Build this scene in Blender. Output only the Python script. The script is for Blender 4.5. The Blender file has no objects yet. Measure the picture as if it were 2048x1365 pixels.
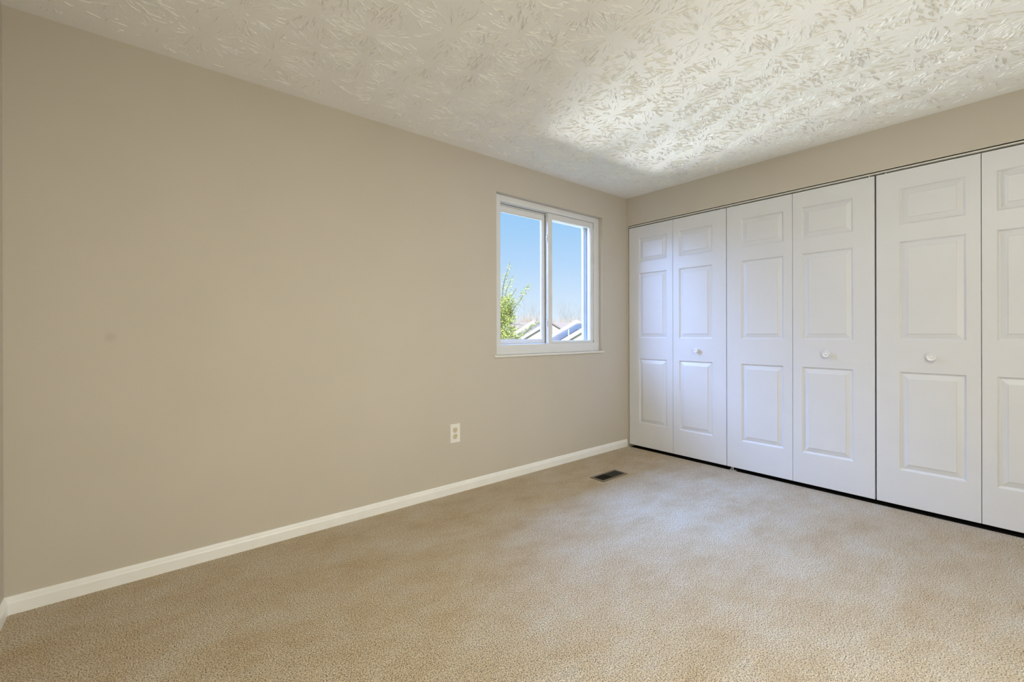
import bpy, bmesh, math, random
import numpy as np
from mathutils import Vector, Matrix

# ------------------------------------------------------------------ camera, world, light
S = bpy.context.scene
COL = S.collection
S.view_settings.view_transform = 'Standard'
S.view_settings.look = 'None'
S.view_settings.gamma = 1.0
S.view_settings.use_curve_mapping = False
S.view_settings.exposure = 0.07
S.cycles.max_bounces = 12
S.cycles.diffuse_bounces = 8
S.cycles.transparent_max_bounces = 16
S.cycles.sample_clamp_indirect = 6.0
S.cycles.use_denoising = True
S.cycles.denoising_prefilter = 'ACCURATE'

W, H = 2048, 1365
F_PX = 889.45
cam_d = bpy.data.cameras.new('camera')
cam = bpy.data.objects.new('camera', cam_d)
COL.objects.link(cam)
cam_d.sensor_fit = 'HORIZONTAL'
cam_d.sensor_width = 36.0
cam_d.lens = F_PX * 36.0 / W
cam_d.shift_y = -(682.5 - 665.72) / W
cam_d.clip_start = 0.02
cam_d.clip_end = 1000
cam.matrix_world = (Matrix.Translation((-3.6737, -2.6625, 1.1264))
                    @ Matrix.Rotation(-(math.pi / 2 - 0.8797), 4, 'Z')
                    @ Matrix.Rotation(math.pi / 2 - 0.0007, 4, 'X')
                    @ Matrix.Rotation(-0.0026, 4, 'Z'))
S.camera = cam

# sky: clear spring sky, paler towards the horizon
wd = bpy.data.worlds.new('sky')
S.world = wd
wd.use_nodes = True
nt = wd.node_tree
bg = nt.nodes['Background']
tc = nt.nodes.new('ShaderNodeTexCoord')
sp = nt.nodes.new('ShaderNodeSeparateXYZ')
rp = nt.nodes.new('ShaderNodeValToRGB')
nt.links.new(tc.outputs['Generated'], sp.inputs[0])
nt.links.new(sp.outputs['Z'], rp.inputs[0])
nt.links.new(rp.outputs['Color'], bg.inputs['Color'])
e = rp.color_ramp.elements
e[0].position = 0.0
e[0].color = (0.80, 0.87, 0.96, 1)
e[1].position = 0.60
e[1].color = (0.16, 0.36, 0.80, 1)
for pos, c in ((0.06, (0.68, 0.81, 0.96)), (0.15, (0.49, 0.70, 0.96)), (0.24, (0.36, 0.62, 0.93))):
    k = e.new(pos)
    k.color = (*c, 1)
bg.inputs['Strength'].default_value = 1.0


def lamp(name, kind, loc, target, energy, color, **kw):
    d = bpy.data.lights.new(name, kind)
    d.energy = energy
    d.color = color
    for a, b in kw.items():
        setattr(d, a, b)
    o = bpy.data.objects.new(name, d)
    COL.objects.link(o)
    o.location = loc
    v = Vector(target) - Vector(loc)
    o.rotation_euler = v.to_track_quat('-Z', 'Y').to_euler()
    return o


# sun over the gardens (comes from behind the house, never enters this window)
lamp('sun', 'SUN', (0, 0, 20), (0.75, 0.62, 20 - 0.75), 5.2, (1.0, 0.95, 0.88), angle=0.01)
# the bright part of the sky, high on the near side of the window
lamp('sky_light', 'AREA', (-3.5, 2.1, 3.3), (-0.7, -0.4, 1.3), 480, (0.33, 0.49, 0.94), shape='RECTANGLE', size=2.6, size_y=2.2)
# blue sky high above the window
lamp('zenith_light', 'AREA', (-0.6, 2.7, 4.3), (-0.9, -0.6, 1.0), 1000, (0.20, 0.42, 1.0), shape='RECTANGLE', size=3.0, size_y=1.5)
# sunlight thrown back up from the ground in front of the window, near and far
lamp('ground_bounce', 'AREA', (-0.85, 2.95, 0.50), (-1.05, 0.05, 1.75), 140, (1.0, 0.99, 0.98), shape='RECTANGLE', size=1.0, size_y=0.32)
lamp('garden_bounce', 'AREA', (-0.6, 6.0, -0.3), (-1.05, 0.05, 1.75), 420, (0.80, 0.95, 1.0), shape='RECTANGLE', size=4.0, size_y=1.0)
# unseen fill lamps added to brighten the room, one overhead, one at the rear
lamp('overhead_fill', 'AREA', (-2.65, -2.9, 2.43), (-2.65, -2.9001, 0), 38, (1.0, 1.0, 0.87), shape='RECTANGLE', size=1.0, size_y=0.7)
lamp('rear_fill', 'AREA', (-2.55, -3.70, 0.95), (-2.5, 0, 1.25), 23, (1.0, 1.0, 0.87), shape='RECTANGLE', size=1.5, size_y=1.3)


# ------------------------------------------------------------------ helpers
def tag(o, label=None, cat=None, group=None, kind=None):
    if label:
        o['label'] = label
    if cat:
        o['category'] = cat
    if group:
        o['group'] = group
    if kind:
        o['kind'] = kind
    return o


def empty(name, loc=(0, 0, 0), rz=0.0):
    o = bpy.data.objects.new(name, None)
    COL.objects.link(o)
    o.location = loc
    o.rotation_euler = (0, 0, rz)
    o.empty_display_size = 0.05
    return o


class MB:
    """collects shapes and links them as one mesh object"""

    def __init__(self):
        self.v, self.f, self.mi, self.sm = [], [], [], []
        self.cur, self.smooth = 0, False

    def add(self, verts, faces):
        b = len(self.v)
        self.v += [tuple(p) for p in verts]
        for fc in faces:
            self.f.append([b + i for i in fc])
            self.mi.append(self.cur)
            self.sm.append(self.smooth)

    def box(self, x0, y0, z0, x1, y1, z1):
        V = [(x, y, z) for x in (x0, x1) for y in (y0, y1) for z in (z0, z1)]
        self.add(V, [(0, 1, 3, 2), (4, 6, 7, 5), (0, 4, 5, 1), (2, 3, 7, 6), (0, 2, 6, 4), (1, 5, 7, 3)])

    def cbox(self, x0, y0, z0, x1, y1, z1, c):
        """box with chamfered edges"""
        bm = bmesh.new()
        bmesh.ops.create_cube(bm, size=1.0)
        for v in bm.verts:
            v.co = Vector(((x0 + x1) / 2 + v.co.x * (x1 - x0), (y0 + y1) / 2 + v.co.y * (y1 - y0), (z0 + z1) / 2 + v.co.z * (z1 - z0)))
        bmesh.ops.bevel(bm, geom=bm.edges[:], offset=c, segments=2, profile=0.5, affect='EDGES')
        bm.verts.index_update()
        self.add([v.co[:] for v in bm.verts], [[v.index for v in fc.verts] for fc in bm.faces])
        bm.free()

    def prism(self, prof, fn, t0, t1):
        """closed profile [(a, b)] swept from t0 to t1; fn(a, b, t) gives the point"""
        n = len(prof)
        self.add([fn(a, b, t0) for a, b in prof] + [fn(a, b, t1) for a, b in prof],
                 [(i, (i + 1) % n, n + (i + 1) % n, n + i) for i in range(n)] + [tuple(range(n))[::-1], tuple(range(n, 2 * n))])

    def lathe(self, prof, M, n=40):
        """profile [(r, h)] about local z, placed by matrix M"""
        V, F = [], []
        for r, h in prof:
            for k in range(n):
                a = 2 * math.pi * k / n
                V.append((M @ Vector((r * math.cos(a), r * math.sin(a), h)))[:])
        m = len(prof)
        for j in range(m - 1):
            for k in range(n):
                F.append((j * n + k, j * n + (k + 1) % n, (j + 1) * n + (k + 1) % n, (j + 1) * n + k))
        F.append(tuple(range(n))[::-1])
        F.append(tuple((m - 1) * n + k for k in range(n)))
        s = self.smooth
        self.smooth = True
        self.add(V, F)
        self.smooth = s

    def tube(self, pts, rads, n=5):
        V, F = [], []
        m = len(pts)
        for i, (p, r) in enumerate(zip(pts, rads)):
            p = Vector(p)
            d = Vector(pts[min(i + 1, m - 1)]) - Vector(pts[max(i - 1, 0)])
            d.normalize()
            a = d.orthogonal().normalized()
            b = d.cross(a)
            for k in range(n):
                t = 2 * math.pi * k / n
                V.append((p + a * (r * math.cos(t)) + b * (r * math.sin(t)))[:])
        for j in range(m - 1):
            for k in range(n):
                F.append((j * n + k, j * n + (k + 1) % n, (j + 1) * n + (k + 1) % n, (j + 1) * n + k))
        F.append(tuple(range(n))[::-1])
        F.append(tuple((m - 1) * n + k for k in range(n)))
        self.add(V, F)

    def build(self, name, mats, parent=None, fix=True):
        me = bpy.data.meshes.new(name)
        me.from_pydata(self.v, [], self.f)
        for m in (mats if isinstance(mats, (list, tuple)) else [mats]):
            me.materials.append(m)
        me.polygons.foreach_set('material_index', self.mi)
        me.polygons.foreach_set('use_smooth', self.sm)
        if fix:
            bm = bmesh.new()
            bm.from_mesh(me)
            bmesh.ops.recalc_face_normals(bm, faces=bm.faces[:])
            bm.to_mesh(me)
            bm.free()
        me.update()
        o = bpy.data.objects.new(name, me)
        COL.objects.link(o)
        if parent:
            o.parent = parent
        return o


class Mat:
    """small wrapper round a principled material"""

    def __init__(self, name, color=(0.8, 0.8, 0.8), rough=0.5, spec=0.5, metal=0.0):
        self.m = bpy.data.materials.new(name)
        self.m.use_nodes = True
        self.t = self.m.node_tree
        self.p = self.t.nodes['Principled BSDF']
        self.p.inputs['Base Color'].default_value = (*color, 1)
        self.p.inputs['Roughness'].default_value = rough
        self.p.inputs['Specular IOR Level'].default_value = spec
        self.p.inputs['Metallic'].default_value = metal
        self.color = color

    def n(self, kind, **inp):
        nd = self.t.nodes.new(kind)
        for k, v in inp.items():
            k = k.replace('_', ' ')
            if k in nd.inputs:
                nd.inputs[k].default_value = v
        return nd

    def coord(self):
        return self.n('ShaderNodeTexCoord').outputs['Object']

    def noise(self, scale, detail=3.0, rough=0.5, vec=None):
        nd = self.n('ShaderNodeTexNoise', Scale=scale, Detail=detail, Roughness=rough)
        self.t.links.new(vec or self.coord(), nd.inputs['Vector'])
        return nd.outputs['Fac']

    def ramp(self, fac, stops):
        nd = self.n('ShaderNodeValToRGB')
        self.t.links.new(fac, nd.inputs[0])
        el = nd.color_ramp.elements
        el[0].position, el[0].color = stops[0][0], (*stops[0][1], 1)
        el[1].position, el[1].color = stops[-1][0], (*stops[-1][1], 1)
        for p, c in stops[1:-1]:
            q = el.new(p)
            q.color = (*c, 1)
        return nd.outputs['Color']

    def mul(self, a, b, fac=1.0):
        nd = self.n('ShaderNodeMixRGB')
        nd.blend_type = 'MULTIPLY'
        nd.inputs[0].default_value = fac
        self.t.links.new(a, nd.inputs[1])
        self.t.links.new(b, nd.inputs[2])
        return nd.outputs[0]

    def math(self, op, a, b=None):
        nd = self.n('ShaderNodeMath')
        nd.operation = op
        for i, x in enumerate((a, b)):
            if x is None:
                continue
            if isinstance(x, (int, float)):
                nd.inputs[i].default_value = x
            else:
                self.t.links.new(x, nd.inputs[i])
        return nd.outputs[0]

    def base(self, out):
        self.t.links.new(out, self.p.inputs['Base Color'])
        return self

    def bump(self, height, dist, strength=1.0):
        nd = self.n('ShaderNodeBump', Strength=strength, Distance=dist)
        self.t.links.new(height, nd.inputs['Height'])
        old = self.p.inputs['Normal'].links
        if old:
            self.t.links.new(old[0].from_socket, nd.inputs['Normal'])
        self.t.links.new(nd.outputs[0], self.p.inputs['Normal'])
        return self


def plain(name, color, rough=0.5, spec=0.5, metal=0.0, var=0.06, scale=30.0, bump=0.0):
    """principled colour with slight procedural variation"""
    a = Mat(name, color, rough, spec, metal)
    f = a.noise(scale, 3)
    lo = tuple(c * (1 - var) for c in color)
    hi = tuple(min(1, c * (1 + var)) for c in color)
    a.base(a.ramp(f, [(0.3, lo), (0.7, hi)]))
    if bump:
        a.bump(a.noise(scale * 4, 2), bump)
    return a.m


# ------------------------------------------------------------------ materials
def wall_paint():
    a = Mat('beige_wall_paint', (0.56, 0.495, 0.395), 0.75, 0.25)
    f = a.noise(2.2, 3)
    c1 = a.ramp(f, [(0.3, (0.566, 0.522, 0.453)), (0.7, (0.584, 0.538, 0.469))])
    # one faint rubbed spot on the long wall
    d = a.n('ShaderNodeVectorMath')
    d.operation = 'DISTANCE'
    a.t.links.new(a.coord(), d.inputs[0])
    d.inputs[1].default_value = (-3.79, 0.0, 1.109)
    spot = a.ramp(d.outputs['Value'], [(0.008, (0.90, 0.90, 0.90)), (0.026, (1, 1, 1))])
    a.base(a.mul(c1, spot))
    a.bump(a.noise(220, 3), 0.0004, 0.6)
    return a.m


def ceiling_paint():
    a = Mat('white_ceiling_paint', (0.80, 0.785, 0.745), 0.85, 0.15)
    f = a.noise(3.0, 4)
    a.base(a.ramp(f, [(0.3, (0.825, 0.825, 0.81)), (0.7, (0.85, 0.85, 0.835))]))
    a.bump(a.noise(90, 4, 0.65), 0.0022, 0.55)
    return a.m


def carpet_pile():
    a = Mat('tan_carpet_pile', (0.45, 0.33, 0.2), 0.95, 0.05)
    a.p.inputs['Sheen Weight'].default_value = 0.25
    a.p.inputs['Sheen Roughness'].default_value = 0.6
    a.p.inputs['Sheen Tint'].default_value = (1.0, 0.95, 0.9, 1)
    # brushed and trodden patches of pile
    warp = a.n('ShaderNodeMapping')
    warp.inputs['Scale'].default_value = (1.0, 1.8, 1.0)
    warp.inputs['Rotation'].default_value = (0, 0, 0.6)
    a.t.links.new(a.coord(), warp.inputs['Vector'])
    big = a.noise(3.0, 6, 0.70, warp.outputs[0])
    c = a.ramp(big, [(0.32, (0.74, 0.565, 0.345)), (0.5, (0.84, 0.695, 0.495)), (0.68, (0.91, 0.81, 0.66))])
    # heathered yarn with shade between the tufts put into the colour as dark specks
    n1 = a.noise(215, 2.5, 0.6)
    c = a.mul(c, a.ramp(n1, [(0.33, (0.13, 0.07, 0.03)), (0.44, (0.72, 0.66, 0.58)), (0.52, (1.04, 1.04, 1.03)), (0.66, (1.36, 1.38, 1.42))]))
    a.base(c)
    vor = a.n('ShaderNodeTexVoronoi', Scale=215.0, Randomness=1.0)
    a.t.links.new(a.coord(), vor.inputs['Vector'])
    h = a.math('ADD', a.math('MULTIPLY', vor.outputs['Distance'], -0.7), a.math('MULTIPLY', n1, 2.2))
    a.bump(h, 0.008, 1.0)
    a.bump(big, 0.02, 0.5)
    return a.m


M_WALL = wall_paint()
M_CEIL = ceiling_paint()
M_CARPET = carpet_pile()
M_BASE = plain('cream_baseboard_paint', (0.88, 0.88, 0.875), 0.35, 0.5, var=0.02, scale=12)
M_DOOR = plain('white_door_paint', (0.71, 0.72, 0.755), 0.38, 0.5, var=0.012, scale=6, bump=0.0)
M_KNOB = plain('white_knob_plastic', (0.80, 0.80, 0.82), 0.25, 0.5, var=0.01)
M_VINYL = plain('white_window_vinyl', (0.74, 0.745, 0.765), 0.32, 0.5, var=0.015, scale=10)
M_GREYED = plain('greyed_white_vinyl', (0.52, 0.54, 0.57), 0.5, 0.5, var=0.03, scale=8)  # white outer window frame, coloured grey to hold down its glare
M_SILL = plain('white_sill_paint', (0.78, 0.76, 0.71), 0.4, 0.5, var=0.03, scale=14)
M_DARK = plain('closet_shade_black', (0.03, 0.028, 0.026), 0.9, 0.1, var=0.2)  # interior made near black, the closet's shade put into its colour
M_GAP = plain('black_rubber_seal', (0.02, 0.02, 0.022), 0.7, 0.2, var=0.2)
M_TRACK = plain('white_track_metal', (0.74, 0.72, 0.68), 0.35, 0.5, var=0.02)
M_STEEL = plain('zinc_plated_steel', (0.75, 0.75, 0.74), 0.3, 0.5, 0.6, var=0.05)
M_PLATE = plain('white_outlet_plastic', (0.84, 0.82, 0.77), 0.3, 0.5, var=0.01)
M_IVORY = plain('ivory_receptacle_plastic', (0.74, 0.66, 0.46), 0.35, 0.5, var=0.02)
M_SLOT = plain('dark_slot', (0.03, 0.022, 0.015), 0.8, 0.1, var=0.1)
M_VENT = plain('brown_vent_metal', (0.20, 0.155, 0.10), 0.4, 0.5, 0.3, var=0.08)
M_DAMPER = plain('dark_vent_damper', (0.035, 0.033, 0.028), 0.45, 0.5, 0.3, var=0.15)


def glass():
    m = bpy.data.materials.new('window_glass')
    m.use_nodes = True
    t = m.node_tree
    t.nodes.remove(t.nodes['Principled BSDF'])
    out = t.nodes['Material Output']
    tr = t.nodes.new('ShaderNodeBsdfTransparent')
    tr.inputs[0].default_value = (0.97, 0.985, 0.99, 1)
    gl = t.nodes.new('ShaderNodeBsdfGlossy')
    gl.inputs['Roughness'].default_value = 0.01
    fr = t.nodes.new('ShaderNodeFresnel')
    fr.inputs['IOR'].default_value = 1.35
    mx = t.nodes.new('ShaderNodeMixShader')
    ge = t.nodes.new('ShaderNodeNewGeometry')
    ft = t.nodes.new('ShaderNodeMath')          # only the entry face mirrors
    ft.operation = 'MULTIPLY'
    inv = t.nodes.new('ShaderNodeMath')
    inv.operation = 'SUBTRACT'
    inv.inputs[0].default_value = 1.0
    t.links.new(ge.outputs['Backfacing'], inv.inputs[1])
    t.links.new(fr.outputs[0], ft.inputs[0])
    t.links.new(inv.outputs[0], ft.inputs[1])
    t.links.new(ft.outputs[0], mx.inputs[0])
    t.links.new(tr.outputs[0], mx.inputs[1])
    t.links.new(gl.outputs[0], mx.inputs[2])
    t.links.new(mx.outputs[0], out.inputs['Surface'])
    return m


M_GLASS = glass()

# ------------------------------------------------------------------ the room
XL, YR, ZC = -4.108, -3.75, 2.44          # near end wall, wall behind the camera, ceiling
WX0, WX1, WZ0, WZ1 = -1.622, -0.374, 0.950, 2.194   # window opening
DY0, DY1, DZ = -0.020, -2.905, 2.166      # closet opening
TH = 0.17

b = MB()
b.box(XL - TH, YR - TH, -0.12, 0.002, TH, 0.0)
tag(b.build('floor', M_CARPET), 'tan cut pile carpet covering the whole bedroom floor', 'carpet', kind='structure')

b = MB()   # window wall, in four pieces round the opening
b.box(XL - TH, 0, 0, WX0, TH, ZC)
b.box(WX1, 0, -0.006, 0.95, TH, ZC)
b.box(WX0, 0, 0, WX1, TH, WZ0)
b.box(WX0, 0, WZ1, WX1, TH, ZC)
tag(b.build('wall_left', M_WALL), 'long beige painted wall with the sliding window in it', 'wall', kind='structure')

b = MB()   # closet wall: header above the doors, thin return at the corner, pier beyond the doors
b.box(0, DY1, DZ, 0.115, 0, ZC)
b.box(0, DY0, -0.006, 0.115, 0, DZ)
b.box(0, YR - TH, -0.006, 0.115, DY1, ZC)
tag(b.build('wall_right', M_WALL), 'beige header wall above the white closet doors', 'wall', kind='structure')

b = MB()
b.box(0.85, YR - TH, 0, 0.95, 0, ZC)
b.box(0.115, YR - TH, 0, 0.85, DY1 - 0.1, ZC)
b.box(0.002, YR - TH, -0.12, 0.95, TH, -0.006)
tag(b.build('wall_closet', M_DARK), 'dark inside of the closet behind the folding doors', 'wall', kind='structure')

b = MB()
b.box(XL - TH, YR - TH, 0, XL, 0, ZC)
tag(b.build('wall_near', M_WALL), 'sliver of beige end wall at the near corner of the room', 'wall', kind='structure')
b = MB()
b.box(XL, YR - TH, 0, 0, YR, ZC)
tag(b.build('wall_rear', M_WALL), 'beige wall behind the viewpoint facing the window wall', 'wall', kind='structure')


def ceiling():
    """plaster ceiling with slap-brush star texture: every star is a ring of fine radial ridges"""
    rng = np.random.default_rng(11)
    centres = []
    tries = 0
    while tries < 9000:
        tries += 1
        p = (rng.uniform(XL + 0.02, -0.02), rng.uniform(YR + 0.02, -0.02))
        if all((p[0] - q[0]) ** 2 + (p[1] - q[1]) ** 2 > 0.185 ** 2 for q in centres):
            centres.append(p)
    V, F = [], []
    base = 0
    for cx, cy in centres:
        fan0 = rng.uniform(0, 6.283)
        R = rng.uniform(0.125, 0.185)
        for _ in range(rng.integers(110, 160)):
            th = rng.uniform(0, 6.283)
            if rng.random() > min(1.0, 0.10 + (-cy - 0.03) / 0.55) or rng.random() > min(1.0, 0.25 + (-cx - 0.03) / 0.35):
                continue        # thinner plaster along the cut-in edges
            # brushed harder on some sides than on others
            if rng.random() < 0.35 * (1 + math.cos(3 * (th - fan0))) * 0.5:
                continue
            r0 = 0.022 + R * rng.random() ** 0.8 * 0.85
            ln = rng.uniform(0.012, 0.068) * (1.25 if rng.random() < 0.15 else 0.8)
            n = 4
            bend = rng.normal(0, 0.28)
            skew = rng.normal(0, 0.16)
            w = rng.uniform(0.0005, 0.0010)
            h = rng.uniform(0.0016, 0.0048)
            px, py = cx + r0 * math.cos(th), cy + r0 * math.sin(th)
            a = th + skew
            st = ln / (n - 1)
            ok = True
            pts = []
            for i in range(n):
                pts.append((px, py, a))
                a += bend / n + rng.normal(0, 0.10)
                px += st * math.cos(a)
                py += st * math.sin(a)
            for q in pts:
                if not (XL + 0.045 < q[0] < -0.05 and YR + 0.05 < q[1] < -0.05):
                    ok = False
            if not ok:
                continue
            lean = rng.normal(0, 0.5) * w
            for i, (x, y, t) in enumerate(pts):
                k = (0.25, 1.0, 0.9, 0.2)[i]
                nx, ny = -math.sin(t), math.cos(t)
                ww = w * (0.5 + 0.5 * k)
                V += [(x + nx * ww, y + ny * ww, ZC + 0.0003), (x + nx * lean, y + ny * lean, ZC - h * k), (x - nx * ww, y - ny * ww, ZC + 0.0003)]
            for i in range(n - 1):
                o = base + 3 * i
                F += [(o, o + 1, o + 4, o + 3), (o + 1, o + 2, o + 5, o + 4)]
            base += 3 * n
    # the slab itself
    x0, x1, y0, y1 = XL - TH, 0.95, YR - TH, TH
    nb = len(V)
    V += [(x0, y0, ZC), (x1, y0, ZC), (x1, y1, ZC), (x0, y1, ZC), (x0, y0, ZC + 0.2), (x1, y0, ZC + 0.2), (x1, y1, ZC + 0.2), (x0, y1, ZC + 0.2)]
    F += [tuple(nb + i for i in q) for q in ((0, 3, 2, 1), (4, 5, 6, 7), (0, 1, 5, 4), (1, 2, 6, 5), (2, 3, 7, 6), (3, 0, 4, 7))]
    me = bpy.data.meshes.new('ceiling')
    V = np.array(V, dtype=np.float32)
    F = np.array(F, dtype=np.int32)
    me.vertices.add(len(V))
    me.vertices.foreach_set('co', V.ravel())
    me.loops.add(F.size)
    me.loops.foreach_set('vertex_index', F.ravel())
    me.polygons.add(len(F))
    me.polygons.foreach_set('loop_start', np.arange(0, F.size, 4, dtype=np.int32))
    me.polygons.foreach_set('use_smooth', np.zeros(len(F), dtype=bool))
    me.update(calc_edges=True)
    me.validate()
    me.materials.append(M_CEIL)
    o = bpy.data.objects.new('ceiling', me)
    COL.objects.link(o)
    return o


tag(ceiling(), 'white plaster ceiling with stippled starburst brush texture', 'ceiling', kind='structure')

# baseboards: flat face with a sloped, rounded top
BP = [(0, 0), (0.0125, 0), (0.0125, 0.044), (0.0118, 0.048), (0.0095, 0.052), (0.0085, 0.058), (0.0065, 0.066), (0.0035, 0.0695), (0, 0.0705)]
b = MB()
b.prism(BP, lambda a, z, t: (t, -a, z), XL, -0.006)
tag(b.build('baseboard_left', M_BASE), 'cream painted baseboard running under the window along the long wall', 'baseboard', kind='structure')
b = MB()
b.prism(BP, lambda a, z, t: (XL + a, t, z), YR, -0.0125)
tag(b.build('baseboard_near', M_BASE), 'short end of cream baseboard turning the near corner', 'baseboard', kind='structure')


# ------------------------------------------------------------------ closet doors
def leaf_mesh(w, zb, zt, pa, pb, mir):
    """moulded three-panel leaf. local: x = out of the face (towards -x of the room), u along -y from 0 to w"""
    mb = MB()
    T = 0.030
    rows = [(0.250, 0.872), (1.067, 1.693), (1.798, 2.027)]
    e = 0.0022
    us = [e, pa, pb, w - e]
    zs = [zb + e]
    for a, c in rows:
        zs += [a, c]
    zs.append(zt - e)
    P = lambda u, z, d: (d, -u, z)          # d: depth behind the face
    V = [P(u, z, 0) for z in zs for u in us]
    F = []
    for j in range(len(zs) - 1):
        for i in range(3):
            if i == 1 and j % 2 == 1:
                continue
            q = j * 4 + i
            F.append((q, q + 1, q + 5, q + 4))
    mb.add(V, F)
    # rounded-over outer edge, sides and back
    loops = [(0, 0), (0.6 * e, 0.35 * e), (e, e), (e, T)]
    L = []
    for off, d in loops:
        L.append([P(e - off, zb + e - off, d), P(w - e + off, zb + e - off, d), P(w - e + off, zt - e + off, d), P(e - off, zt - e + off, d)])
    V = [p for l in L for p in l]
    F = [(4 * k + i, 4 * k + (i + 1) % 4, 4 * k + 4 + (i + 1) % 4, 4 * k + 4 + i) for k in range(3) for i in range(4)]
    F.append((12, 13, 14, 15))
    mb.add(V, F)
    # raised panels: a step down, a narrow groove, a long slope up to the field
    prof = [(0, 0), (0.0030, 0.0014), (0.0060, 0.0075), (0.0105, 0.0112), (0.0140, 0.0116), (0.0170, 0.0104), (0.0410, 0.0034), (0.0430, 0.0006), (0.0455, 0.0002)]
    for a, c in rows:
        V, F = [], []
        for ins, d in prof:
            V += [P(pa + ins, a + ins, d), P(pb - ins, a + ins, d), P(pb - ins, c - ins, d), P(pa + ins, c - ins, d)]
        m = len(prof)
        for k in range(m - 1):
            F += [(4 * k + i, 4 * k + (i + 1) % 4, 4 * k + 4 + (i + 1) % 4, 4 * k + 4 + i) for i in range(4)]
        F.append(tuple(4 * (m - 1) + i for i in range(4)))
        mb.add(V, F)
    return mb


KNOB = [(0.0125, 0.0), (0.0125, 0.003), (0.0085, 0.0055), (0.0078, 0.012), (0.0100, 0.016), (0.0175, 0.0195), (0.0222, 0.0230), (0.0232, 0.0262), (0.0222, 0.0290), (0.0200, 0.0302),
        (0.0180, 0.0296), (0.0120, 0.0268), (0.0085, 0.0262), (0.0072, 0.0270), (0.0060, 0.0288), (0.0035, 0.0300), (0.0008, 0.0303)]


def bifold(name, label, y0, y1, ym, knob_y, knob_leaf, pins):
    root = tag(empty(name, (0, y0, 0)), label, 'closet door', kind='structure')
    zb, zt = 0.028, 2.141
    for k, (a, c) in enumerate(((y0, ym + 0.0012), (ym - 0.0012, y1))):
        w = a - c
        # the stile along the middle hinge is narrow, the outer one wide
        pa, pb = ((0.113, w - 0.058) if k == 0 else (0.058, w - 0.113))
        lf = leaf_mesh(w, zb, zt, pa, pb, k).build('door_panel', M_DOOR, root)
        lf.location = (0, a - y0, 0)
        if k == knob_leaf:
            kb = MB()
            kb.lathe(KNOB, Matrix.Translation((0, knob_y - a, 0.969)) @ Matrix.Rotation(-math.pi / 2, 4, 'Y'), 48)
            kb.build('knob', M_KNOB, lf)
    for yy in pins:            # pivot and guide pins up into the track
        pb_ = MB()
        pb_.smooth = True
        pb_.lathe([(0.004, 0), (0.004, 0.016)], Matrix.Translation((0.012, yy - y0, zt - 0.002)), 12)
        pb_.build('pivot_pin', M_STEEL, root)
    return root


dA = bifold('door_1', 'white folding closet door nearest the window, meeting the corner', -0.0275, -0.9735, -0.4965, -0.722, 1, (-0.055, -0.93))
dB = bifold('door_2', 'white folding closet door in the middle of the row of three', -0.9785, -1.9345, -1.4575, -1.671, 1, (-1.01, -1.905))
dC = bifold('door_3', 'white folding closet door farthest from the window, cut off by the frame', -1.9430, -2.8920, -2.4150, -2.208, 0, (-1.99, -2.86))

# small bracket on the carpet that carries the pivot of the middle door
b = MB()
b.box(0.004, -1.045, 0.0, 0.028, -0.995, 0.002)
b.box(0.004, -1.0115, 0.0, 0.0065, -1.0075, 0.020)
b.prism([(0.0, 0.018), (0.003, 0.022), (0.012, 0.022), (0.012, 0.018)], lambda a, z, t: (t, -1.0075 - a, z), 0.004, 0.0065)
b.lathe([(0.004, 0.002), (0.004, 0.028)], Matrix.Translation((0.012, -1.022, 0)), 12)
o = b.build('pivot_bracket', M_STEEL, dB)
o.location = (0, 0.9785, 0)

# track under the header: white channel with a dark slot
b = MB()
b.box(0.002, DY1 + 0.002, 2.152, 0.006, DY0 - 0.002, DZ)
b.box(0.002, DY1 + 0.002, 2.160, 0.030, DY0 - 0.002, DZ)
b.box(0.026, DY1 + 0.002, 2.152, 0.030, DY0 - 0.002, DZ)
tag(b.build('trim_1', M_TRACK), 'thin white metal track between the header and the folding doors', 'door track', kind='structure')

# ------------------------------------------------------------------ window
win = tag(empty('window_1', ((WX0 + WX1) / 2, 0.04, WZ0)), 'white vinyl sliding window with two panes in the long wall', 'window', kind='structure')
OW = Vector(win.location)


def wpart(mb, name, mat, parent=None):
    p = parent or win
    o = mb.build(name, mat, p)
    o.matrix_parent_inverse = Matrix.Translation(-OW) if p is win else Matrix.Identity(4)
    return o


def ring(mb, x0, x1, z0, z1, wl, wr, wb, wt, y0, y1, c=0.002):
    mb.cbox(x0, y0, z0, x0 + wl, y1, z1, c)
    mb.cbox(x1 - wr, y0, z0, x1, y1, z1, c)
    mb.cbox(x0 + wl - 0.001, y0, z0, x1 - wr + 0.001, y1, z0 + wb, c)
    mb.cbox(x0 + wl - 0.001, y0, z1 - wt, x1 - wr + 0.001, y1, z1, c)


b = MB()
ring(b, WX0 + 0.001, WX1 - 0.001, WZ0 + 0.001, WZ1 - 0.001, 0.070, 0.070, 0.080, 0.050, 0.040, 0.088, 0.003)
b.cbox(WX0 + 0.01, 0.0385, 1.001, WX1 - 0.01, 0.041, 1.029, 0.001)      # stepped lip of the bottom track
wpart(b, 'window_frame', M_VINYL)


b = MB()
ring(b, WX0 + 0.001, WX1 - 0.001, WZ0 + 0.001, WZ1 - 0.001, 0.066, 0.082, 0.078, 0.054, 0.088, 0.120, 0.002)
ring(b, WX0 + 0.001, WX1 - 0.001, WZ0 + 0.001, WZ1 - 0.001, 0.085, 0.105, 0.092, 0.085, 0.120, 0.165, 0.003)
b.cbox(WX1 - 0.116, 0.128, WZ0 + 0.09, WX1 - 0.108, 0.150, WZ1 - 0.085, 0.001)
wpart(b, 'outer_frame', M_GREYED)


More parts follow.
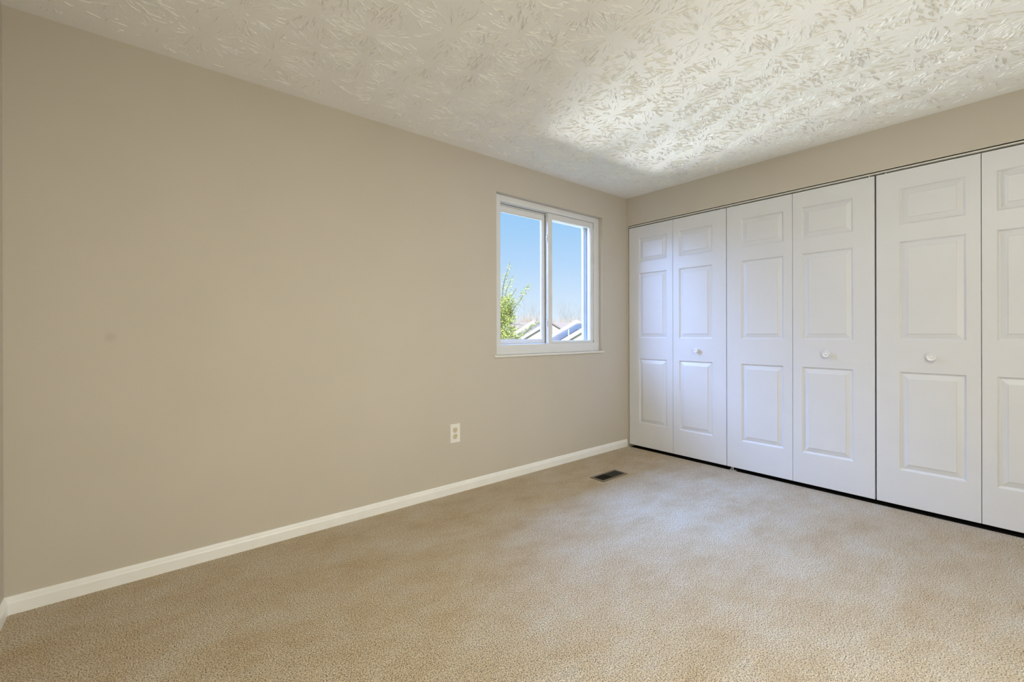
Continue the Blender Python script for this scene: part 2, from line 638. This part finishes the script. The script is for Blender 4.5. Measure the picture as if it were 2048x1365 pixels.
def latch(zc, up, parent):
    """cam latch on the side of the meeting stile"""
    lb = MB()
    X = -1.0305
    y0 = 0.064
    pr = []
    for k in range(24):
        a = 2 * math.pi * k / 24
        pr.append((0.0075 * math.cos(a), 0.034 * math.sin(a) if abs(math.sin(a)) < 0.8 else 0.040 * math.sin(a)))
    lb.prism(pr, lambda a, z, t: (t, y0 + a, zc + z), X - 0.006, X)
    pl = wpart(lb, 'latch', M_KNOB, parent)
    lv = MB()
    pts = [(X - 0.008, y0 + 0.003, zc - 0.012 * up), (X - 0.013, y0 - 0.003, zc + 0.006 * up), (X - 0.013, y0 - 0.014, zc + 0.017 * up), (X - 0.013, y0 - 0.020, zc + 0.018 * up)]
    lv.tube(pts, [0.0035, 0.0035, 0.003, 0.0025], 8)
    wpart(lv, 'latch_lever', M_KNOB, pl)
    for dz in (-0.026, 0.026):
        s_ = MB()
        s_.lathe([(0.0028, 0), (0.0022, 0.0012)], Matrix.Translation((X - 0.0058, y0, zc + dz)) @ Matrix.Rotation(-math.pi / 2, 4, 'Y'), 12)
        wpart(s_, 'latch_screw', M_SLOT, pl)


b = MB()      # inner, right-hand sash
ring(b, -1.0300, -0.4455, 1.031, 2.1425, 0.049, 0.041, 0.020, 0.046, 0.050, 0.084, 0.003)
ring(b, -0.983, -0.484, 1.049, 2.099, 0.006, 0.006, 0.006, 0.006, 0.060, 0.074, 0.001)
sR = wpart(b, 'sash', M_VINYL)
tag(sR, 'inner sash of the sliding window carrying the two latches')
b = MB()
b.box(-0.983, 0.066, 1.049, -0.485, 0.069, 2.099)
wpart(b, 'glass_pane', M_GLASS, sR)
latch(1.927, 1, sR)
latch(1.210, 1, sR)
b = MB()      # dark weather strips where the sash meets the frame
b.box(-1.029, 0.049, 2.1423, -0.446, 0.06, 2.1445)
b.box(-0.4457, 0.049, 1.03, -0.4442, 0.06, 1.052)
b.box(-0.4457, 0.049, 2.09, -0.4442, 0.06, 2.143)
wpart(b, 'weather_strip', M_GAP, sR)

b = MB()      # outer, left-hand sash
ring(b, -1.553, -0.990, 1.033, 2.1385, 0.032, 0.075, 0.031, 0.0555, 0.088, 0.113, 0.002)
ring(b, -1.522, -1.063, 1.063, 2.084, 0.006, 0.006, 0.006, 0.006, 0.095, 0.106, 0.001)
sL = wpart(b, 'sash', M_VINYL)
tag(sL, 'outer sash of the sliding window')
b = MB()
b.box(-1.522, 0.099, 1.063, -1.063, 0.102, 2.084)
wpart(b, 'glass_pane', M_GLASS, sL)
b = MB()
b.box(-1.552, 0.0872, 2.1262, -1.031, 0.096, 2.1278)
b.box(-1.552, 0.0872, 2.1384, -1.031, 0.096, 2.1400)
b.box(-1.0335, 0.0855, 1.031, -1.0300, 0.0885, 2.127)
wpart(b, 'weather_strip', M_GAP, sL)

b = MB()
b.cbox(WX0 - 0.024, -0.013, 0.936, WX1 + 0.008, 0.0, 0.9505, 0.002)
b.cbox(WX0 + 0.001, -0.001, 0.938, WX1 - 0.001, 0.042, 0.9505, 0.002)
wpart(b, 'window_sill', M_SILL)

# ------------------------------------------------------------------ outlet on the long wall
ox, oz = -1.9935, 0.4185
out = tag(empty('power_outlet', (ox, 0, oz - 0.066)), 'white duplex power outlet low on the beige wall below the window', 'outlet')
b = MB()
bm = bmesh.new()
bmesh.ops.create_cube(bm, size=1.0)
for v in bm.verts:
    v.co = Vector((v.co.x * 0.083, -0.003 + v.co.y * 0.006, 0.066 + v.co.z * 0.133))
    if v.co.y < -0.003:
        v.co.x *= 0.93
        v.co.z = 0.066 + (v.co.z - 0.066) * 0.955
bmesh.ops.bevel(bm, geom=bm.edges[:], offset=0.0012, segments=2, affect='EDGES')
bm.verts.index_update()
b.add([v.co[:] for v in bm.verts], [[v.index for v in f.verts] for f in bm.faces])
bm.free()
b.build('cover_plate', M_PLATE, out)
for dz in (-0.0225, 0.0225):
    r = MB()
    pr = []
    for k in range(36):
        a = 2 * math.pi * k / 36
        pr.append((0.0172 * math.cos(a), max(-0.0142, min(0.0142, 0.0172 * math.sin(a)))))
    r.prism(pr, lambda a, z, t: (a, t, 0.066 + dz + z), -0.0088, -0.004)
    rc = r.build('receptacle', M_IVORY, out)
    s_ = MB()
    pr = [(p[0] * 1.10, p[1] * 1.12) for p in pr]
    s_.prism(pr, lambda a, z, t: (a, t, 0.066 + dz + z), -0.00625, -0.004)
    s_.build('receptacle_gap', M_SLOT, rc)
    for sx, hh in ((-0.0065, 0.0052), (0.0065, 0.0042)):
        s_ = MB()
        s_.box(sx - 0.0016, -0.0092, 0.066 + dz + 0.003 - hh, sx + 0.0016, -0.0087, 0.066 + dz + 0.003 + hh)
        s_.build('slot', M_SLOT, rc)
    s_ = MB()
    s_.lathe([(0.0026, 0), (0.0026, 0.0006)], Matrix.Translation((0, -0.0087, 0.066 + dz - 0.0085)) @ Matrix.Rotation(math.pi / 2, 4, 'X'), 14)
    s_.build('ground_hole', M_SLOT, rc)
s_ = MB()
s_.lathe([(0.0034, 0), (0.003, 0.0012)], Matrix.Translation((0, -0.006, 0.066)) @ Matrix.Rotation(math.pi / 2, 4, 'X'), 16)
s_.build('screw', M_PLATE, out)

# ------------------------------------------------------------------ floor register
vx0, vx1, vy0, vy1 = -1.023, -0.720, -0.531, -0.397
vcx, vcy = (vx0 + vx1) / 2, (vy0 + vy1) / 2
reg = tag(empty('floor_vent', (vcx, vcy, 0)), 'brown metal floor vent set in the carpet near the closet corner', 'vent')
hw, hd = (vx1 - vx0) / 2, (vy1 - vy0) / 2
b = MB()
R0 = [(0.0, 0.000), (0.0, 0.003), (0.004, 0.0062), (0.016, 0.0066), (0.020, 0.0050), (0.021, 0.0015)]
V, F = [], []
for ins, z in R0:
    V += [(-hw + ins, -hd + ins, z), (hw - ins, -hd + ins, z), (hw - ins, hd - ins, z), (-hw + ins, hd - ins, z)]
for k in range(len(R0) - 1):
    F += [(4 * k + i, 4 * k + (i + 1) % 4, 4 * k + 4 + (i + 1) % 4, 4 * k + 4 + i) for i in range(4)]
b.add(V, F)
b.build('vent_frame', M_VENT, reg)
b = MB()
b.box(-hw + 0.019, -hd + 0.019, 0.0005, hw - 0.019, hd - 0.019, 0.0015)
b.build('damper', M_DAMPER, reg)
ix, iy = hw - 0.021, hd - 0.021
b = MB()
b.box(-0.006, -iy, 0.001, 0.006, iy, 0.0058)
b.build('centre_bar', M_DAMPER, reg)
for half in (-1, 1):
    for k in range(13):
        xx = half * (0.012 + (ix - 0.014) * (k + 0.5) / 13)
        b = MB()
        b.prism([(-0.0009, 0.0012), (0.0009, 0.0012), (0.0031, 0.0052), (0.0013, 0.0052)], lambda a, z, t: (xx + half * a, t, z), -iy, iy)
        b.build('louver', M_DAMPER, reg)

# ------------------------------------------------------------------ outside
M_ROOF = plain('pale_asphalt_shingle', (0.46, 0.42, 0.42), 0.9, 0.2, var=0.10, scale=3)
M_ROOF2 = plain('pinkish_shingle', (0.50, 0.43, 0.41), 0.9, 0.2, var=0.10, scale=3)
M_SIDING = plain('cream_siding', (0.74, 0.66, 0.60), 0.7, 0.3, var=0.04, scale=2)
M_TRIMW = plain('white_trim_board', (0.85, 0.86, 0.86), 0.5, 0.4, var=0.03, scale=3)
M_PV = plain('blue_solar_glass', (0.16, 0.20, 0.36), 0.25, 0.5, var=0.12, scale=1.5)
M_PIPE = plain('grey_vent_pipe', (0.60, 0.62, 0.62), 0.5, 0.4, var=0.05)
M_GRASS = plain('pale_lawn', (0.22, 0.27, 0.12), 0.9, 0.2, var=0.3, scale=0.3)
M_BARK = plain('grey_bark', (0.50, 0.49, 0.47), 0.9, 0.2, var=0.2, scale=4)
M_BRANCH = plain('dark_branch_bark', (0.13, 0.11, 0.085), 0.9, 0.2, var=0.2, scale=20)
M_TWIG = plain('brown_twigs', (0.74, 0.60, 0.50), 0.9, 0.2, var=0.2, scale=1)


def leaf_mat():
    a = Mat('spring_leaf', (0.4, 0.5, 0.1), 0.55, 0.3)
    f = a.noise(22.0, 2)
    a.base(a.ramp(f, [(0.32, (0.09, 0.12, 0.08)), (0.46, (0.40, 0.42, 0.08)), (0.62, (0.72, 0.69, 0.15))]))
    a.p.inputs['Subsurface Weight'].default_value = 0.0
    return a.m


M_LEAF = leaf_mat()
GZ = -2.95
b = MB()
b.box(-40, 0.6, GZ - 0.3, 220, 240, GZ)
tag(b.build('ground', M_GRASS), 'grassy ground far below the window', 'ground', kind='structure')

VG = Vector((0.728, 0.686, 0))          # heading through the window
VR = Vector((0.686, -0.728, 0))


def gable_house(name, label, near, length, run, rise, ax, al, roof_mat, group=None, over=0.35, pipe=None, sides=(1, -1)):
    """gabled house; near = top of the near gable at the ridge, in world space"""
    root = tag(empty(name, (near[0], near[1], GZ)), label, 'house', group)
    O = Vector((near[0], near[1], GZ))
    zr = near[2] - GZ
    P = lambda t, s, z: (ax * t + al * s + Vector((0, 0, z)))[:]
    ze = zr - rise
    b = MB()     # walls with two gables
    V = []
    for t in (0.0, length):
        V += [P(t, -run + over, 0), P(t, run - over, 0), P(t, run - over, ze + rise * over / run - 0.2), P(t, 0, zr - 0.2), P(t, -run + over, ze + rise * over / run - 0.2)]
    b.add(V, [(0, 1, 2, 3, 4), (9, 8, 7, 6, 5), (0, 5, 6, 1), (1, 6, 7, 2), (2, 7, 8, 3), (3, 8, 9, 4), (4, 9, 5, 0)])
    b.build('wall', M_SIDING, root)
    b = MB()     # two roof slopes
    for sgn in (1, -1):
        V = []
        for t in (-0.25, length + 0.25):
            V += [P(t, 0, zr), P(t, sgn * run, ze), P(t, sgn * run, ze - 0.18), P(t, 0, zr - 0.18)]
        b.add(V, [(0, 1, 2, 3), (7, 6, 5, 4), (0, 4, 5, 1), (1, 5, 6, 2), (2, 6, 7, 3), (3, 7, 4, 0)])
    b.build('roof', roof_mat, root)
    sl = math.hypot(run, rise)
    for t0, t1, dz in ((-0.33, -0.20, 0.10), (length - 0.15, length + 0.40, 0.42)):      # bargeboard, raised parapet
        for sgn in sides:
            b = MB()
            V = []
            for t in (t0, t1):
                V += [P(t, 0, zr + dz), P(t, sgn * (run + 0.05), ze + dz), P(t, sgn * (run + 0.05), ze - 0.32), P(t, 0, zr - 0.32)]
            b.add(V, [(0, 1, 2, 3), (7, 6, 5, 4), (0, 4, 5, 1), (1, 5, 6, 2), (2, 6, 7, 3), (3, 7, 4, 0)])
            b.build('rake_trim', M_TRIMW, root)
    if pipe:
        t, s = pipe
        z = zr - rise * s / run
        b = MB()
        b.tube([P(t, s, z - 0.2), P(t, s, z + 0.7)], [0.08, 0.08], 8)
        b.build('vent_pipe', M_PIPE, root)
    return root, P, O, zr


RUN, RISE = 5.0, 2.95
AXC, AXB = Vector((0.578, 0.816, 0)), Vector((0.500, 0.866, 0))
perp = lambda a: Vector((-a.y, a.x, 0))
hC, PC, OC, zrC = gable_house('house', 'pale gabled house with dark solar panels on its roof slope', (32.15, 27.40, 2.22), 8.0, RUN, RISE, AXC, perp(AXC), M_ROOF, pipe=(0.55, 2.5))
hB, PB, OB, zrB = gable_house('house', 'bare pale gabled house partly hidden by the leafy tree', (37.02, 38.95, 2.62), 8.2, RUN, RISE, AXB, perp(AXB), M_ROOF, pipe=(7.8, 0.25), sides=(1,))
gable_house('house', 'distant house whose long level ridge shows behind the gabled roofs', (52.6, 73.6, 3.25), 19.0, 6.0, 3.4, Vector((0.77, -0.637, 0)), Vector((-0.637, -0.77, 0)), M_ROOF2)

# solar panels lie on the slope of the nearer house
for r in range(4):
    for c in range(5):
        s0, s1 = 0.55 + r * 1.02, 0.55 + r * 1.02 + 0.985
        t0, t1 = 1.0 + c * 1.30 - (0.0 if r else 0.6), 1.0 + c * 1.30 + 1.27 - (0.0 if r else 0.6)
        b = MB()
        V = []
        for dz in (0.05, 0.11):
            for t, s in ((t0, s0), (t1, s0), (t1, s1), (t0, s1)):
                V.append(PC(t, s, zrC - RISE * s / RUN + dz))
        org = Vector(PC((t0 + t1) / 2, (s0 + s1) / 2, zrC - RISE * (s0 + s1) / 2 / RUN + 0.05))
        b.add([(Vector(p) - org)[:] for p in V], [(0, 1, 2, 3), (7, 6, 5, 4), (0, 4, 5, 1), (1, 5, 6, 2), (2, 6, 7, 3), (3, 7, 4, 0)])
        o = b.build('solar_panel', M_PV)
        o.location = OC + org
        tag(o, 'dark blue solar panel lying on the pale roof slope outside the window', 'solar panel', 'solar panels on the roof slope')


def at(px, depth):
    """ground point seen through the window at image column px and this distance along the view axis"""
    l = (px - 1023.9) / F_PX
    return -3.6737 + depth * (0.6374 + 0.7706 * l), -2.6625 + depth * (0.7706 - 0.6374 * l)


def branches(mb, rng, p, d, length, r, depth, spread, tips, up=0.15):
    n = 4
    pts, rad = [p], [r]
    q, dd = Vector(p), Vector(d)
    for i in range(n):
        dd = (dd + Vector((rng.uniform(-1, 1), rng.uniform(-1, 1), rng.uniform(-1, 1))) * 0.13 + Vector((0, 0, up * 0.3))).normalized()
        q = q + dd * (length / n)
        pts.append(q.copy())
        rad.append(r * (1 - 0.45 * (i + 1) / n))
    mb.tube(pts, rad, 4 if depth < 2 else 6)
    if depth == 0:
        tips.append((q.copy(), dd.copy()))
        return
    k = 3 if depth > 1 else 4
    for i in range(k):
        at = pts[-1 - (i % 3)] if i else pts[-1]
        v = Vector((rng.uniform(-1, 1), rng.uniform(-1, 1), rng.uniform(-0.4, 1))).normalized()
        branches(mb, rng, at, (dd + v * spread).normalized(), length * rng.uniform(0.55, 0.8), r * 0.5, depth - 1, spread, tips, up)


def bare_tree(label, x, y, h, seed, lean=(0, 0, 1)):
    rng = random.Random(seed)
    root = tag(empty('bare_tree', (x, y, GZ)), label, 'tree', 'bare trees beyond the houses')
    b = MB()
    b.tube([(0, 0, 0), (0.05, 0.02, h * 0.28)], [0.16, 0.11], 7)
    b.build('trunk', M_BARK, root)
    b = MB()
    tips = []
    for k in range(4):
        v = Vector((rng.uniform(-0.6, 0.6), rng.uniform(-0.6, 0.6), 1)) + Vector(lean) * 0.3
        branches(b, rng, Vector((0.05, 0.02, h * (0.20 + 0.025 * k))), v.normalized(), h * 0.34, 0.085, 4, 0.62, tips)
    b.build('branches', M_BARK, root)


bare_tree('bare leafless tree rising behind the roof with the solar panels', *at(1126, 136), 13.2, 5)
bare_tree('bare leafless tree half hidden behind the meeting stile of the window', *at(1064, 138), 14.2, 9)
bare_tree('bare leafless tree at the far end of the row, above the last ridge', *at(1160, 140), 12.0, 3)


def shrub(label, x, y, h, wdt, seed):
    rng = random.Random(seed)
    b = MB()
    tips = []
    for k in range(26):
        v = Vector((rng.uniform(-0.5, 0.5), rng.uniform(-0.5, 0.5), 1)).normalized()
        branches(b, rng, Vector((rng.uniform(-wdt, wdt) * VR.x, rng.uniform(-wdt, wdt) * VR.y, 0)) , v, h * 0.52, 0.09, 2, 0.6, tips, 0.4)
    o = b.build('shrub', M_TWIG)
    o.location = (x, y, GZ)
    tag(o, label, 'shrub', 'brown shrubs beyond the houses')


for lab, px, dp, h, w, sd in (('tall brown leafless shrub beside the green tree, beyond the roofs', 1045, 114, 7.9, 1.5, 1), ('brown twiggy shrub close left of the meeting stile, beyond the roofs', 1071, 124, 8.8, 1.5, 2),
                              ('low brown shrub just right of the meeting stile, beyond the roofs', 1110, 115, 7.3, 1.6, 3), ('low brown shrub behind the middle of the level ridge', 1133, 125, 7.4, 1.6, 4),
                              ('brown shrub farthest along the level ridge, next to the window jamb', 1160, 116, 7.4, 1.6, 6)):
    x, y = at(px, dp)
    shrub(lab, x, y, h, w, sd)


def leafy_tree():
    """young tree just outside, its crown reaching in from the near side of the window"""
    rng = random.Random(21)
    bx, by = at(960, 9.0)
    root = tag(empty('leafy_tree', (bx, by, GZ)), 'yellow-green leafy tree just outside, filling the lower corner of the pane', 'tree')
    O = Vector((bx, by, GZ))

    def V3(px, py, dp):
        x, y = at(px, dp)
        return Vector((x, y, 1.1264 + (665.7 - py) * dp / F_PX)) - O
    tb = MB()
    top = V3(985, 640, 9.0)
    tb.tube([(0, 0, 0), (0.03, 0.02, 1.6), (0.08, -0.02, 2.9), top], [0.10, 0.085, 0.06, 0.02], 8)
    tb.build('trunk', M_BARK, root)
    br, lf = MB(), MB()

    def spray(p0, p1, n, wide, size):
        mid = (p0 + p1) / 2 + Vector((rng.uniform(-.05, .05), rng.uniform(-.05, .05), -0.03))
        br.tube([p0, mid, p1], [0.008, 0.005, 0.002], 5)
        for _ in range(int(n * 2.1)):
            t = rng.random()
            c = p0.lerp(p1, t) + Vector((rng.gauss(0, 1), rng.gauss(0, 1), rng.gauss(0, 1))) * wide * (1.05 - 0.75 * t)
            s = size * 0.68 * rng.uniform(0.7, 1.3)
            n_ = Vector((rng.gauss(0, 1), rng.gauss(0, 1), rng.gauss(0, 1))).normalized()
            a = n_.orthogonal().normalized()
            d = n_.cross(a)
            ang = rng.uniform(0, 6.28)
            u = a * math.cos(ang) + d * math.sin(ang)
            w = n_.cross(u)
            lf.add([(c - u * s)[:], (c + w * s * 0.55 + n_ * s * 0.12)[:], (c + u * s)[:], (c - w * s * 0.55 + n_ * s * 0.12)[:], c[:]],
                   [(0, 4, 1), (1, 4, 2), (2, 4, 3), (3, 4, 0)])
    # sprays that stand out against the sky
    spray(V3(1003, 600, 9.0), V3(1021, 523, 9.0), 46, 0.070, 0.022)
    spray(V3(1005, 590, 9.1), V3(1013, 548, 9.1), 50, 0.10, 0.022)
    spray(V3(1008, 600, 8.9), V3(1027, 552, 8.9), 50, 0.080, 0.022)
    spray(V3(1018, 630, 8.8), V3(1060, 570, 8.8), 120, 0.075, 0.022)
    spray(V3(1015, 615, 9.0), V3(1032, 578, 9.0), 45, 0.06, 0.020)
    # the crown
    for k in range(44):
        p0 = V3(rng.uniform(985, 1002), rng.uniform(600, 668), rng.uniform(8.4, 9.6))
        p1 = V3(rng.uniform(1004, 1030), rng.uniform(590, 650), rng.uniform(8.4, 9.6))
        spray(p0, p1, 74, 0.075, 0.0235)
    for k in range(34):     # lower sprays drooping over the roofs
        p0 = V3(rng.uniform(985, 1010), rng.uniform(640, 690), rng.uniform(8.4, 9.6))
        p1 = V3(rng.uniform(1005, 1048), rng.uniform(650, 690), rng.uniform(8.4, 9.6))
        spray(p0, p1, 36, 0.06, 0.020)
    spray(V3(1030, 682, 8.7), V3(1077, 645, 8.7), 110, 0.05, 0.018)
    spray(V3(1035, 670, 8.7), V3(1065, 650, 8.7), 50, 0.05, 0.018)
    for k in range(14):     # the near side of the crown, beside the window
        p0 = V3(rng.uniform(930, 965), rng.uniform(560, 690), rng.uniform(8.4, 9.6))
        p1 = V3(rng.uniform(945, 992), rng.uniform(540, 680), rng.uniform(8.4, 9.6))
        spray(p0, p1, 40, 0.11, 0.022)
    br.build('branches', M_BRANCH, root)
    lf.build('foliage', M_LEAF, root, fix=False)


leafy_tree()
